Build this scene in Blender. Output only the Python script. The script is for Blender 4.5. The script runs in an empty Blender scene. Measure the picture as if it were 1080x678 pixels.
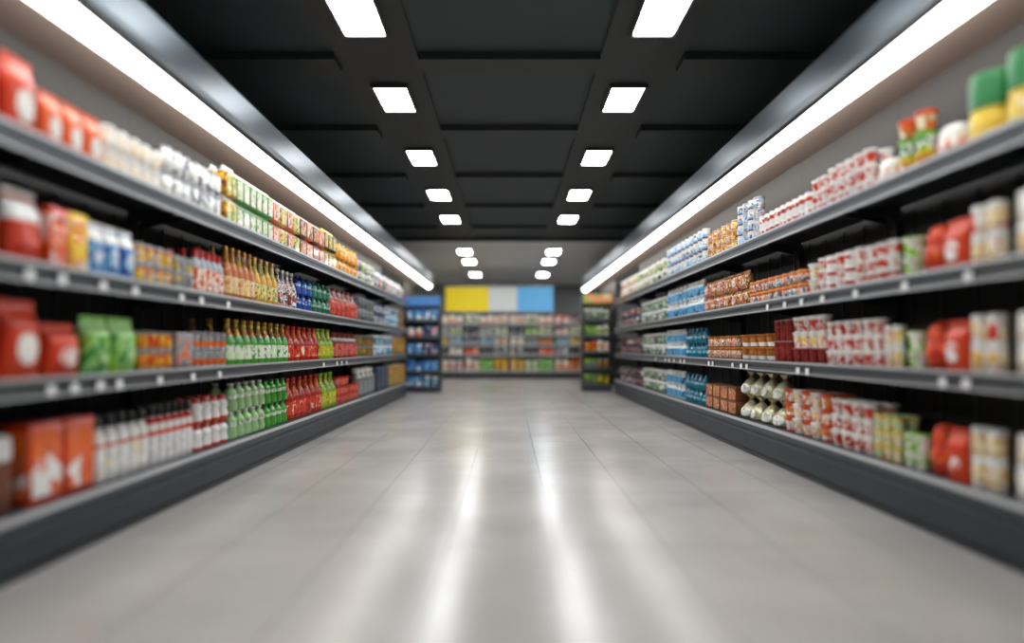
import bpy, math, random
from math import pi, sin, cos, radians
rnd = random.Random(7)
S = bpy.context.scene
C = S.collection

# ------------------------------------------------------------------ materials
MATS = {}
def lin(c):
    return tuple(((v / 255.0) / 12.92 if v / 255.0 <= 0.04045 else ((v / 255.0 + 0.055) / 1.055) ** 2.4) for v in c) + (1.0,)

def mat(name, col, rough=0.5, metal=0.0, coat=0.0, emit=None, spec=0.5, trans=0.0, var=0.0, scale=30.0):
    """plain surface with an optional fine colour variation"""
    if name in MATS: return MATS[name]
    m = bpy.data.materials.new(name); m.use_nodes = True
    nt = m.node_tree; b = nt.nodes['Principled BSDF']
    b.inputs['Base Color'].default_value = lin(col)
    b.inputs['Roughness'].default_value = rough
    b.inputs['Metallic'].default_value = metal
    b.inputs['Coat Weight'].default_value = coat
    b.inputs['Specular IOR Level'].default_value = spec
    b.inputs['Transmission Weight'].default_value = trans
    if emit:
        b.inputs['Emission Color'].default_value = lin(emit[0]); b.inputs['Emission Strength'].default_value = emit[1]
    if var:
        tc = nt.nodes.new('ShaderNodeTexCoord'); n = nt.nodes.new('ShaderNodeTexNoise'); n.inputs['Scale'].default_value = scale
        r = nt.nodes.new('ShaderNodeValToRGB'); c = lin(col)
        r.color_ramp.elements[0].position = .3; r.color_ramp.elements[1].position = .7
        r.color_ramp.elements[0].color = tuple(v * (1 - var) for v in c[:3]) + (1,)
        r.color_ramp.elements[1].color = tuple(min(1, v * (1 + var)) for v in c[:3]) + (1,)
        nt.links.new(tc.outputs['Object'], n.inputs['Vector']); nt.links.new(n.outputs['Fac'], r.inputs['Fac'])
        nt.links.new(r.outputs['Color'], b.inputs['Base Color'])
    MATS[name] = m
    return m

def pmat(name, cols, scale=28.0, band=None, rough=0.35, coat=0.2, metal=0.0):
    """printed packaging: blotches of the given inks, optionally a level band of another ink"""
    if name in MATS: return MATS[name]
    m = bpy.data.materials.new(name); m.use_nodes = True
    nt = m.node_tree; b = nt.nodes['Principled BSDF']; N = nt.nodes.new; Lk = nt.links.new
    b.inputs['Roughness'].default_value = rough; b.inputs['Coat Weight'].default_value = coat; b.inputs['Metallic'].default_value = metal
    tc = N('ShaderNodeTexCoord'); mp = N('ShaderNodeMapping'); mp.inputs['Scale'].default_value = (1, 1, .55)
    oi = N('ShaderNodeObjectInfo'); mul = N('ShaderNodeVectorMath'); mul.operation = 'ADD'
    cmb = N('ShaderNodeCombineXYZ'); Lk(oi.outputs['Random'], cmb.inputs['X'])
    Lk(tc.outputs['Object'], mul.inputs[0]); Lk(cmb.outputs[0], mul.inputs[1]); Lk(mul.outputs[0], mp.inputs['Vector'])
    v = N('ShaderNodeTexNoise'); v.inputs['Scale'].default_value = scale; v.inputs['Detail'].default_value = 1.5
    v.inputs['Distortion'].default_value = 1.2
    Lk(mp.outputs[0], v.inputs['Vector'])
    r = N('ShaderNodeValToRGB'); r.color_ramp.interpolation = 'CONSTANT'
    e = r.color_ramp.elements; n = len(cols)
    # noise is bunched about one half: spread the stops there
    pos = [0.0] + [0.5 + (k / n - 0.5) * 0.36 for k in range(1, n)]
    e[0].position = 0; e[0].color = lin(cols[0])
    e[1].position = pos[1] if n > 1 else 1; e[1].color = lin(cols[1 if n > 1 else 0])
    for k in range(2, n):
        q = e.new(pos[k]); q.color = lin(cols[k])
    Lk(v.outputs['Fac'], r.inputs['Fac'])
    out = r.outputs['Color']
    if band:
        for (z0, z1, c) in (band if isinstance(band, list) else [band]):
            sp = N('ShaderNodeSeparateXYZ'); Lk(tc.outputs['Generated'], sp.inputs[0])
            a = N('ShaderNodeMath'); a.operation = 'GREATER_THAN'; a.inputs[1].default_value = z0
            d = N('ShaderNodeMath'); d.operation = 'LESS_THAN'; d.inputs[1].default_value = z1
            Lk(sp.outputs['Z'], a.inputs[0]); Lk(sp.outputs['Z'], d.inputs[0])
            k = N('ShaderNodeMath'); k.operation = 'MULTIPLY'; Lk(a.outputs[0], k.inputs[0]); Lk(d.outputs[0], k.inputs[1])
            mx = N('ShaderNodeMix'); mx.data_type = 'RGBA'
            Lk(k.outputs[0], mx.inputs[0]); Lk(out, mx.inputs[6]); mx.inputs[7].default_value = lin(c)
            out = mx.outputs[2]
    Lk(out, b.inputs['Base Color'])
    MATS[name] = m
    return m

# ------------------------------------------------------------------ mesh helpers
class MB:
    def __init__(self): self.v = []; self.f = []; self.fm = []; self.m = []
    def mi(self, m):
        if m not in self.m: self.m.append(m)
        return self.m.index(m)
    def add(self, vs, fs, m):
        b = len(self.v); k = self.mi(m); self.v += vs
        for f in fs: self.f.append(tuple(b + i for i in f)); self.fm.append(k)
    def box(self, x0, x1, y0, y1, z0, z1, m, bev=0.0):
        if bev <= 0:
            vs = [(x, y, z) for z in (z0, z1) for y in (y0, y1) for x in (x0, x1)]
            self.add(vs, [(0, 2, 3, 1), (4, 5, 7, 6), (0, 1, 5, 4), (1, 3, 7, 5), (3, 2, 6, 7), (2, 0, 4, 6)], m)
            return
        # rounded upright edges + chamfered top and bottom
        def ring(z, ins):
            X0, X1, Y0, Y1 = x0 + ins, x1 - ins, y0 + ins, y1 - ins; o = []
            for (cx, cy, a0) in ((X1 - bev, Y1 - bev, 0), (X0 + bev, Y1 - bev, 90), (X0 + bev, Y0 + bev, 180), (X1 - bev, Y0 + bev, 270)):
                for t in (0, 45, 90):
                    a = radians(a0 + t); o.append((cx + bev * cos(a), cy + bev * sin(a), z))
            return o
        c = bev * .6
        self.loft([ring(z0, c), ring(z0 + c, 0), ring(z1 - c, 0), ring(z1, c)], m)
    def loft(self, rings, m, cap0=True, cap1=True):
        n = len(rings[0]); vs = [p for r in rings for p in r]; fs = []
        for i in range(len(rings) - 1):
            for j in range(n):
                a = i * n + j; b = i * n + (j + 1) % n
                fs.append((a, b, b + n, a + n))
        if cap0: fs.append(tuple(range(n - 1, -1, -1)))
        if cap1: fs.append(tuple((len(rings) - 1) * n + j for j in range(n)))
        self.add(vs, fs, m)
    def lathe(self, prof, m, seg=18, cx=0, cy=0, lobes=0, amp=0.0, cap0=True, cap1=True):
        rings = []
        for (r, z) in prof:
            rings.append([(cx + r * (1 + (amp * cos(lobes * 2 * pi * k / seg) if lobes else 0)) * cos(2 * pi * k / seg),
                           cy + r * (1 + (amp * cos(lobes * 2 * pi * k / seg) if lobes else 0)) * sin(2 * pi * k / seg), z) for k in range(seg)])
        self.loft(rings, m, cap0, cap1)
    def prism(self, prof, y0, y1, m):
        """closed (x,z) outline swept along y"""
        n = len(prof)
        a = sum(prof[i][0] * prof[(i + 1) % n][1] - prof[(i + 1) % n][0] * prof[i][1] for i in range(n))
        if a > 0: prof = prof[::-1]
        self.loft([[(x, y0, z) for x, z in prof], [(x, y1, z) for x, z in prof]], m)
    def mesh(self, name, smooth=None):
        me = bpy.data.meshes.new(name); me.from_pydata(self.v, [], self.f)
        for m in self.m: me.materials.append(m)
        me.polygons.foreach_set('material_index', self.fm)
        if smooth:
            me.polygons.foreach_set('use_smooth', [True] * len(self.f)); me.set_sharp_from_angle(angle=radians(smooth))
        me.update()
        return me
    def obj(self, name, parent=None, smooth=None, **props):
        o = bpy.data.objects.new(name, self.mesh(name, smooth)); C.objects.link(o)
        if parent: o.parent = parent
        for k, v in props.items(): o[k] = v
        return o

def empty(name, loc, label, cat, group=None, rz=0):
    o = bpy.data.objects.new(name, None); C.objects.link(o); o.empty_display_size = .1
    o.location = loc; o.rotation_euler = (0, 0, rz); o['label'] = label; o['category'] = cat
    if group: o['group'] = group
    return o
def struct(mb, name, smooth=None): return mb.obj(name, None, smooth, kind='structure')

ONES = ['', 'first', 'second', 'third', 'fourth', 'fifth', 'sixth', 'seventh', 'eighth', 'ninth', 'tenth', 'eleventh', 'twelfth', 'thirteenth',
        'fourteenth', 'fifteenth', 'sixteenth', 'seventeenth', 'eighteenth', 'nineteenth']
TENS = {2: ('twentieth', 'twenty'), 3: ('thirtieth', 'thirty'), 4: ('fortieth', 'forty')}
def nth(n):
    if n < 20: return ONES[n]
    t = TENS[n // 10]
    return t[0] if n % 10 == 0 else t[1] + '-' + ONES[n % 10]

# ------------------------------------------------------------------ palette
WHITE = (238, 236, 230); CREAM = (240, 226, 190); RED = (208, 50, 22); DRED = (120, 20, 16); ORANGE = (235, 105, 25); AMBER = (205, 120, 20)
YEL = (245, 200, 40); GREEN = (50, 140, 45); LIME = (150, 200, 60); DGREEN = (20, 70, 30); BLUE = (30, 90, 180); SKY = (110, 180, 220); TEAL = (20, 130, 160)
NAVY = (15, 35, 80); BROWN = (95, 50, 20); BLACK = (22, 22, 24); GREY = (120, 122, 125); TAN = (200, 140, 70); PINK = (225, 130, 120)

M_steel = mat('shelf_steel', (58, 62, 65), .38, .45, var=.06, scale=3)
M_edge = mat('shelf_edge_grey', (86, 90, 93), .35, .5)
M_bead = mat('shelf_bead_bright', (205, 208, 210), .3, .4)
M_dark = mat('dark_back_steel', (26, 29, 31), .55, .1)
M_kick = mat('kick_plate_steel', (52, 60, 66), .42, .3)
M_kick2 = mat('kick_ledge_steel', (70, 78, 84), .35, .35)
M_soffit = mat('soffit_lit_grey', (122, 106, 97), .6)  # paler than the upper back: strip light's falloff put into the colours
M_upper = mat('upper_back_shaded', (36, 31, 29), .6)  # darkened in colour to imitate the strip light fading towards the goods
M_fascia = mat('fascia_metal', (62, 69, 74), .33, .8)
M_fascia2 = mat('lower_fascia_metal', (70, 76, 80), .4, .5)
M_fascia_d = mat('fascia_dark_trim', (20, 24, 27), .4, .3)
M_led = mat('led_diffuser', (255, 255, 255), .5, emit=((255, 253, 248), 9.0))
M_panel = mat('ceiling_panel_diffuser', (255, 255, 255), .5, emit=((250, 252, 255), 36.0))
M_housing = mat('lamp_housing', (60, 64, 66), .4, .4)
M_ceil = mat('ceiling_dark', (46, 54, 58), .7, var=.05, scale=1.0)
M_beam = mat('ceiling_beam_dark', (33, 38, 40), .6)
M_wall = mat('wall_grey', (120, 121, 120), .8, var=.04, scale=2.0)
M_tag = mat('price_tag_white', (245, 245, 245), .4)

# floor: large pale polished tiles
def floor_mat():
    m = bpy.data.materials.new('polished_floor_tiles'); m.use_nodes = True
    nt = m.node_tree; b = nt.nodes['Principled BSDF']; N = nt.nodes.new; Lk = nt.links.new
    tc = N('ShaderNodeTexCoord'); sp = N('ShaderNodeSeparateXYZ'); Lk(tc.outputs['Object'], sp.inputs[0])
    def seam(sock, pitch, off, w):
        a = N('ShaderNodeMath'); a.operation = 'ADD'; a.inputs[1].default_value = off + 50 * pitch; Lk(sock, a.inputs[0])
        d = N('ShaderNodeMath'); d.operation = 'PINGPONG'; d.inputs[1].default_value = pitch / 2; Lk(a.outputs[0], d.inputs[0])
        l = N('ShaderNodeMath'); l.operation = 'LESS_THAN'; l.inputs[1].default_value = w; Lk(d.outputs[0], l.inputs[0])
        return l.outputs[0]
    sx = seam(sp.outputs['X'], .55, .31, .0028); sy = seam(sp.outputs['Y'], 1.1, .35, .0022)
    mx = N('ShaderNodeMath'); mx.operation = 'MAXIMUM'; Lk(sx, mx.inputs[0]); Lk(sy, mx.inputs[1])
    n = N('ShaderNodeTexNoise'); n.inputs['Scale'].default_value = 1.3; n.inputs['Detail'].default_value = 5; Lk(tc.outputs['Object'], n.inputs['Vector'])
    r = N('ShaderNodeValToRGB'); r.color_ramp.elements[0].color = lin((160, 155, 150)); r.color_ramp.elements[1].color = lin((175, 170, 165))
    r.color_ramp.elements[0].position = .35; r.color_ramp.elements[1].position = .65; Lk(n.outputs['Fac'], r.inputs['Fac'])
    mix = N('ShaderNodeMix'); mix.data_type = 'RGBA'; Lk(mx.outputs[0], mix.inputs[0]); Lk(r.outputs[0], mix.inputs[6]); mix.inputs[7].default_value = lin((118, 116, 113))
    Lk(mix.outputs[2], b.inputs['Base Color'])
    mr = N('ShaderNodeMapRange'); mr.inputs['To Min'].default_value = FLOOR_R0; mr.inputs['To Max'].default_value = FLOOR_R0 + .06; Lk(n.outputs['Fac'], mr.inputs['Value'])
    Lk(mr.outputs[0], b.inputs['Roughness'])
    b.inputs['Specular IOR Level'].default_value = .6
    return m
FLOOR_R0 = .19

# ------------------------------------------------------------------ room
YB = 24.0; HC = 3.6; HW = 5.2; Y0 = -3.0
b = MB(); b.box(-HW, HW, Y0, YB, -.1, 0, floor_mat()); struct(b, 'floor')
b = MB(); b.box(-HW, HW, Y0, YB, HC, HC + .15, M_ceil); struct(b, 'ceiling')
b = MB(); b.box(-HW - .15, -HW, Y0, YB, 0, HC, M_wall); struct(b, 'wall_left')
b = MB(); b.box(HW, HW + .15, Y0, YB, 0, HC, M_wall); struct(b, 'wall_right')
b = MB(); b.box(-HW, HW, YB, YB + .15, 0, HC, M_wall); struct(b, 'wall_back')
# beams under the ceiling: two long ones that carry the lamps, cross beams between
k = 1
for sx in (-1, 1):
    b = MB(); b.box(sx * 1.17 - .36, sx * 1.17 + .36, Y0, YB, HC - .03, HC, M_beam); struct(b, 'trim_%d' % k); k += 1
for yb in (3.2, 5.3, 7.0, 8.9, 10.8, 12.7):
    b = MB()
    for xa, xb in ((-HW, -1.54), (-.80, .80), (1.54, HW)):
        b.box(xa, xb, yb - .13, yb + .13, HC - .07, HC, M_beam)
    struct(b, 'trim_%d' % k); k += 1

b = MB(); b.box(-HW, HW, 14.0, YB, HC - .06, HC - .031, mat('far_ceiling_grey', (200, 200, 197), .7)); b.box(-HW, HW, 13.9, 14.0, HC - .09, HC - .031, M_beam); struct(b, 'trim_20')
# ceiling lamps: flat square-cornered panels in two lines
LY = [.75, 2.6, 4.5, 6.05, 7.9, 9.83, 11.7, 15.5, 17.3, 20.4]
pd = MB(); pd.box(-.160, .160, -.295, .295, -.012, .006, M_panel, .012); pm = pd.mesh('diffuser')
ph = MB()
for (x0, x1, y0, y1) in ((-.185, -.162, -.32, .32), (.162, .185, -.32, .32), (-.162, .162, -.32, -.297), (-.162, .162, .297, .32)):
    ph.box(x0, x1, y0, y1, -.016, .02, M_housing)
ph.box(-.162, .162, -.297, .297, .008, .02, M_housing)
phm = ph.mesh('frame')
for side, sn in ((-1, 'yellow-sign side'), (1, 'blue-sign side')):
    vis = 0
    for y in LY:
        lab = 'white square ceiling lamp panel behind the camera'
        if y > 4: vis += 1; lab = 'glowing white ceiling lamp panel, %s along the %s line' % (nth(vis), sn)
        else: lab = 'glowing white ceiling lamp panel out of view, %s, %s' % ({.75: 'first', 2.6: 'second'}[y], sn)
        t = empty('ceiling_lamp', (side * 1.17, y, HC - (.052 if y < 14 else .082)), lab, 'ceiling light', 'ceiling lamp panels')
        for nm, me in (('diffuser', pm), ('frame', phm)):
            o = bpy.data.objects.new(nm, me); C.objects.link(o); o.parent = t

for side, sn in ((-1, 'yellow-sign side'), (1, 'blue-sign side')):  # extra lamps out of sight, added to brighten the far wall and shelving
    for i, y in enumerate((15.5, 17.4, 20.4, 22.4)):
        t = empty('ceiling_lamp', (side * 3.6, y, HC - .082), 'added unseen white lamp panel behind the aisle canopy, %s, %s' % (nth(i + 1), sn), 'ceiling light', 'ceiling lamp panels')
        for nm, me in (('diffuser', pm), ('frame', phm)):
            o = bpy.data.objects.new(nm, me); C.objects.link(o); o.parent = t

# ------------------------------------------------------------------ shelving along both sides of the aisle
SIDES = {
    'L': dict(s=-1, W=2.09, Y1=15.975, n=11, z=(1.94, 1.37, .855, .27), lip=(.10, .09, .085), led=(2.58, 2.655), cz=(2.735, 2.965), name='yellow-sign side'),
    'R': dict(s=1, W=2.24, Y1=18.05, n=12, z=(1.995, 1.40, .87, .30), lip=(.10, .09, .085), led=(2.69, 2.77), cz=(2.86, 3.095), name='blue-sign side'),
}
YS = 1.4; DEP = .52
TAGS = {('L', 1): [30, 65, 108, 142, 191, 212, 240], ('L', 2): [53, 78, 105, 125, 168, 203, 231, 341, 355, 360, 365],
        ('R', 1): [810, 828, 846, 868, 903, 955, 1022], ('R', 2): [692, 702, 706, 711, 718, 722, 748, 752, 773, 782, 788, 842, 852, 995, 1020]}
ORD4 = ['top', 'second', 'third', 'bottom']
for key, D in SIDES.items():
    s, W = D['s'], D['W']; bw = (D['Y1'] - YS) / D['n']
    tagm = MB(); tagm.box(-.004, .004, -.022, .022, -.024, .024, M_tag, .003); tagme = tagm.mesh('price_tag')
    for i in range(D['n']):
        if (key, i) in (('L', 8), ('L', 9), ('R', 8), ('R', 9)): continue      # a gap in the shelving holds the end displays
        ya, yb = YS + i * bw + .001, YS + (i + 1) * bw - .001
        T = empty('shelving_unit', (s * (W + DEP / 2), (ya + yb) / 2, 0),
                  'black steel shelving bay, %s from near end, %s' % (nth(i + 1), D['name']), 'shelving', 'shelving bays along the aisle')
        oy = (ya + yb) / 2; ox = s * (W + DEP / 2)
        def X(v): return s * v - ox          # v = distance from the aisle centre
        def bx(mb, v0, v1, y0, y1, z0, z1, m, bev=0):
            a, c = sorted((X(v0), X(v1))); mb.box(a, c, y0 - oy, y1 - oy, z0, z1, m, bev)
        def pr(mb, pts, y0, y1, m): mb.prism([(X(v), z) for v, z in pts], y0 - oy, y1 - oy, m)
        zb = D['z'][3]
        m_ = MB(); bx(m_, W + .53, W + .56, ya, yb, 0, D['z'][0] + .02, M_dark)
        for kx in range(5):
            yy = ya + .14 + kx * (yb - ya - .28) / 4; bx(m_, W + .522, W + .53, yy - .012, yy + .012, zb + .02, D['z'][0] - .05, M_steel)
        m_.obj('back_panel', T)
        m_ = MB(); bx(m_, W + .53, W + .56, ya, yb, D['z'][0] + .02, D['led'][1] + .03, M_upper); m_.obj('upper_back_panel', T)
        m_ = MB(); pr(m_, [(W, zb), (W + .53, zb), (W + .53, zb - .03), (W + .03, zb - .03), (W + .03, zb - .055), (W, zb - .055)], ya, yb, M_edge if False else M_kick2)
        bx(m_, W - .004, W, ya, yb, zb - .016, zb + .012, M_bead); m_.obj('base_deck', T)
        m_ = MB(); pr(m_, [(W + .012, zb - .056), (W + .04, zb - .056), (W + .06, .0), (W + .02, .0), (W + .012, .03)], ya, yb, M_kick)
        bx(m_, W + .004, W + .0125, ya, yb, zb - .105, zb - .085, M_kick2); bx(m_, W + .006, W + .0125, ya, yb, .03, .05, M_fascia_d)
        m_.obj('kick_plate', T)
        for yy in (ya, yb - .03):
            m_ = MB(); bx(m_, W + .49, W + .5295, yy, yy + .03, zb, D['z'][0] - .03, M_dark); m_.obj('upright', T)
        for j in range(3):
            zt = D['z'][j]; lp = D['lip'][j]
            m_ = MB(); pr(m_, [(W + .022, zt), (W + .49, zt), (W + .49, zt - .025), (W + .022, zt - .034)], ya, yb, M_steel)
            for yy in (ya + .06, yb - .08):     # brackets under the shelf
                pr(m_, [(W + .10, zt - .034), (W + .485, zt - .026), (W + .485, zt - .11)], yy, yy + .012, M_dark)
            sh = m_.obj('shelf', T)
            # lip: bright top bead, recessed channel, bright lower bead
            m_ = MB(); pr(m_, [(W + .022, zt + .008), (W + .006, zt + .008), (W, zt + .002), (W, zt - lp * .30), (W + .010, zt - lp * .36),
                               (W + .012, zt - lp * .62), (W + .002, zt - lp * .70), (W, zt - lp * .92), (W + .006, zt - lp), (W + .022, zt - lp)], ya, yb, M_edge)
            bx(m_, W - .003, W + .006, ya, yb, zt - .004, zt + .011, M_bead, 0)
            bx(m_, W - .002, W + .004, ya, yb, zt - lp + .004, zt - lp + .014, M_bead, 0)
            m_.obj('price_rail', sh)
            for px in TAGS.get((key, j), []):
                yt = 620 * W / abs(px - 537)
                if ya < yt < yb:
                    o = bpy.data.objects.new('price_tag', tagme); C.objects.link(o); o.parent = sh
                    o.location = (X(W - .005), yt - oy, zt - lp * .62)
    # continuous canopy over the bays
    ya, yb = YS, D['Y1']; l0, l1 = D['led']; c0, c1 = D['cz']
    T = empty('shelf_canopy', (s * W, ya, l1), 'dark metal canopy sloping up over the shelves, %s' % D['name'], 'canopy', 'canopies over the aisle shelves')
    def P(v, z): return (s * v - s * W, z - l1)
    L_ = yb - ya
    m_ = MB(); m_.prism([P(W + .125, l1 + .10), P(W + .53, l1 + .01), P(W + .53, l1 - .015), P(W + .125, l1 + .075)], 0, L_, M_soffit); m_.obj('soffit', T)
    m_ = MB(); m_.prism([P(W, l1 + .004), P(W, l1 + .022), P(W + .03, l1 + .022), P(W + .03, l1 + .004)], 0, L_, M_fascia_d); m_.obj('drip_trim', T)
    m_ = MB(); m_.prism([P(W - .03, l1 + .024), P(W - .035, c0 - .01), P(W + .01, c0 - .004), P(W + .03, l1 + .024)], 0, L_, M_fascia2); m_.obj('lower_fascia', T)
    m_ = MB(); m_.prism([P(W, c0 + .002), P(W, c1), P(W + .03, c1), P(W + .03, c0 + .002)], 0, L_, M_fascia)
    m_.obj('fascia_panel', T)
    m_ = MB(); m_.prism([P(W + .031, c1), P(W + .55, c1), P(W + .55, l1 + .035), P(W + .532, l1 + .035), P(W + .532, c1 - .02), P(W + .031, c1 - .02)], 0, L_, M_fascia_d); m_.obj('top_cover', T)
    # lamp strip under its front edge
    T = empty('strip_light', (s * (W + .06), ya, l0), 'long glowing white light strip under the canopy edge, %s' % D['name'], 'strip light', 'light strips over the shelves')
    def P(v, z): return (s * v - s * (W + .06), z - l0)
    m_ = MB(); m_.prism([P(W + .004, l1), P(W + .085, l0), P(W + .115, l0 + .01), P(W + .118, l1 + .06), P(W + .07, l1 + .06), P(W + .05, l1)], 0.01, L_ - .01, M_led); m_.obj('diffuser', T)
    for e in (0, L_ - .01):
        m_ = MB(); m_.prism([P(W + .002, l1 + .002), P(W + .083, l0 - .004), P(W + .12, l0 + .008), P(W + .121, l1 + .062), P(W + .068, l1 + .062), P(W + .048, l1 + .002)], e, e + .01, M_housing); m_.obj('end_cap', T)

# ------------------------------------------------------------------ goods: local frame faces +X, base centre at the origin
def fmul(prof, w, h): return [(r * w, z * h) for r, z in prof]

def p_can(w, h, body, label, lid=None, seg=18):
    """ribbed metal can: body, paper label, lid with raised rim"""
    r = w / 2
    a = MB(); a.lathe([(r * .90, 0), (r * .98, .004), (r * .98, .010), (r * .94, .016), (r * .94, h - .018), (r * .97, h - .010), (r * .97, h - .006)], body, seg)
    c = MB(); c.lathe([(r * .945, .017), (r * .965, .019), (r * .965, h - .021), (r * .945, h - .019)], label, seg, cap0=False, cap1=False)
    d = MB(); d.lathe([(r * .975, h - .006), (r * .975, h - .001), (r * .93, h), (r * .90, h - .004), (r * .3, h - .004)], lid or body, seg)
    return [('body', a), ('label_wrap', c), ('lid', d)]

def p_canister(w, h, body, label, lidm, lid=.16, seg=20):
    """straight tub or jar with an overhanging lid"""
    r = w / 2; hl = h * lid
    a = MB(); a.lathe([(r * .86, 0), (r * .94, .008), (r * .95, h * .5), (r * .94, h - hl), (r * .80, h - hl + .002)], body, seg)
    c = MB(); c.lathe([(r * .955, h * .12), (r * .972, h * .13), (r * .972, h - hl - h * .09), (r * .955, h - hl - h * .08)], label, seg, cap0=False, cap1=False)
    d = MB(); d.lathe([(r * .95, h - hl + .001), (r, h - hl + .003), (r, h - hl * .25), (r * .93, h - .001), (r * .80, h)], lidm, seg, lobes=seg // 2, amp=.008)
    return [('body', a), ('label_wrap', c), ('lid', d)]

def p_bottle(w, h, glass, label, cap, style='long', neck=None, seg=18):
    r = w / 2
    if style == 'long': prof = [(.80, 0), (.94, .015), (.96, .06), (.96, .46), (.93, .52), (.74, .62), (.44, .72), (.34, .80), (.31, .93)]
    elif style == 'wide': prof = [(.86, 0), (.96, .02), (.97, .10), (.90, .28), (.97, .50), (.94, .62), (.70, .74), (.42, .82), (.38, .92)]
    elif style == 'slim': prof = [(.80, 0), (.92, .02), (.93, .62), (.86, .70), (.60, .77), (.50, .82)]
    else: prof = [(.72, 0), (.93, .03), (.98, .20), (.80, .44), (.92, .62), (.86, .72), (.56, .80), (.40, .86), (.36, .92)]
    a = MB(); a.lathe([(q * r, z * h) for q, z in prof], glass, seg)
    zt = prof[-1][1] * h; rt = prof[-1][0] * r
    z0, z1 = {'long': (.12, .44), 'wide': (.30, .48), 'slim': (.10, .58), 'waist': (.45, .60)}[style]
    def rad(z):
        for (q0, a0), (q1, a1) in zip(prof, prof[1:]):
            if a0 <= z <= a1: return (q0 + (q1 - q0) * (z - a0) / (a1 - a0)) * r
        return rt
    c = MB(); c.lathe([(rad(z0 + (z1 - z0) * t) + .0015, h * (z0 + (z1 - z0) * t)) for t in (0, .25, .5, .75, 1)], label, seg, cap0=False, cap1=False)
    d = MB(); d.lathe([(rt * .95, zt - .002), (rt * 1.22, zt), (rt * 1.22, h - .004), (rt * 1.05, h)], cap, 14, lobes=7, amp=.03)
    out = [('body', a), ('label_wrap', c), ('cap', d)]
    if neck:
        e = MB(); za, zc = (.64, .90) if style != 'slim' else (.70, .80)
        e.lathe([(rad(za + (zc - za) * t) + .0015, h * (za + (zc - za) * t)) for t in (0, .2, .4, .6, .8, 1)], neck, seg, cap0=False, cap1=False)
        out.append(('neck_foil', e))
    return out

def p_cup(w, h, body, label, lidm, seg=20):
    """tapered pot with rolled rim and foil lid"""
    r = w / 2
    a = MB(); a.lathe([(r * .62, 0), (r * .66, .006), (r * .88, h - .016), (r * .98, h - .014), (r * .98, h - .006), (r * .92, h - .005)], body, seg)
    def rr(z): return r * (.66 + (.22) * (z - .006) / (h - .022)) + .0015
    c = MB(); c.lathe([(rr(h * t), h * t) for t in (.10, .3, .5, .74)], label, seg, cap0=False, cap1=False)
    d = MB(); d.lathe([(r * .99, h - .006), (r * 1.0, h - .002), (r * .97, h), (r * .5, h - .002)], lidm, seg)
    return [('body', a), ('label_wrap', c), ('lid', d)]

def p_carton(w, h, body, label, top, d=None, gable=True):
    """folded carton: box body, printed front, gable with a crimped fin"""
    d = d or w * .95; hx, hy = d / 2, w / 2 * .97; hb = h * (.80 if gable else .985)
    a = MB(); a.box(-hx, hx, -hy, hy, 0, hb, body, .004)
    c = MB(); c.box(hx, hx + .0015, -hy * .86, hy * .86, hb * .10, hb * .90, label)
    if not gable: c.box(-hx * .86, hx * .86, -hy - .0015, -hy, hb * .10, hb * .90, label)
    e = MB()
    if gable:
        e.loft([[(hx * .99, -hy * .99, hb), (hx * .99, hy * .99, hb), (-hx * .99, hy * .99, hb), (-hx * .99, -hy * .99, hb)],
                [(hx * .18, -hy * .97, hb + (h - hb) * .6), (hx * .18, hy * .97, hb + (h - hb) * .6), (-hx * .18, hy * .97, hb + (h - hb) * .6), (-hx * .18, -hy * .97, hb + (h - hb) * .6)],
                [(hx * .12, -hy * .97, h), (hx * .12, hy * .97, h), (-hx * .12, hy * .97, h), (-hx * .12, -hy * .97, h)]], top)
        return [('body', a), ('printed_panel', c), ('gable_top', e)]
    e.box(-hx * .98, hx * .98, -hy * .98, hy * .98, hb, h, top)
    return [('body', a), ('printed_panel', c), ('lid_flap', e)]

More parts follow.
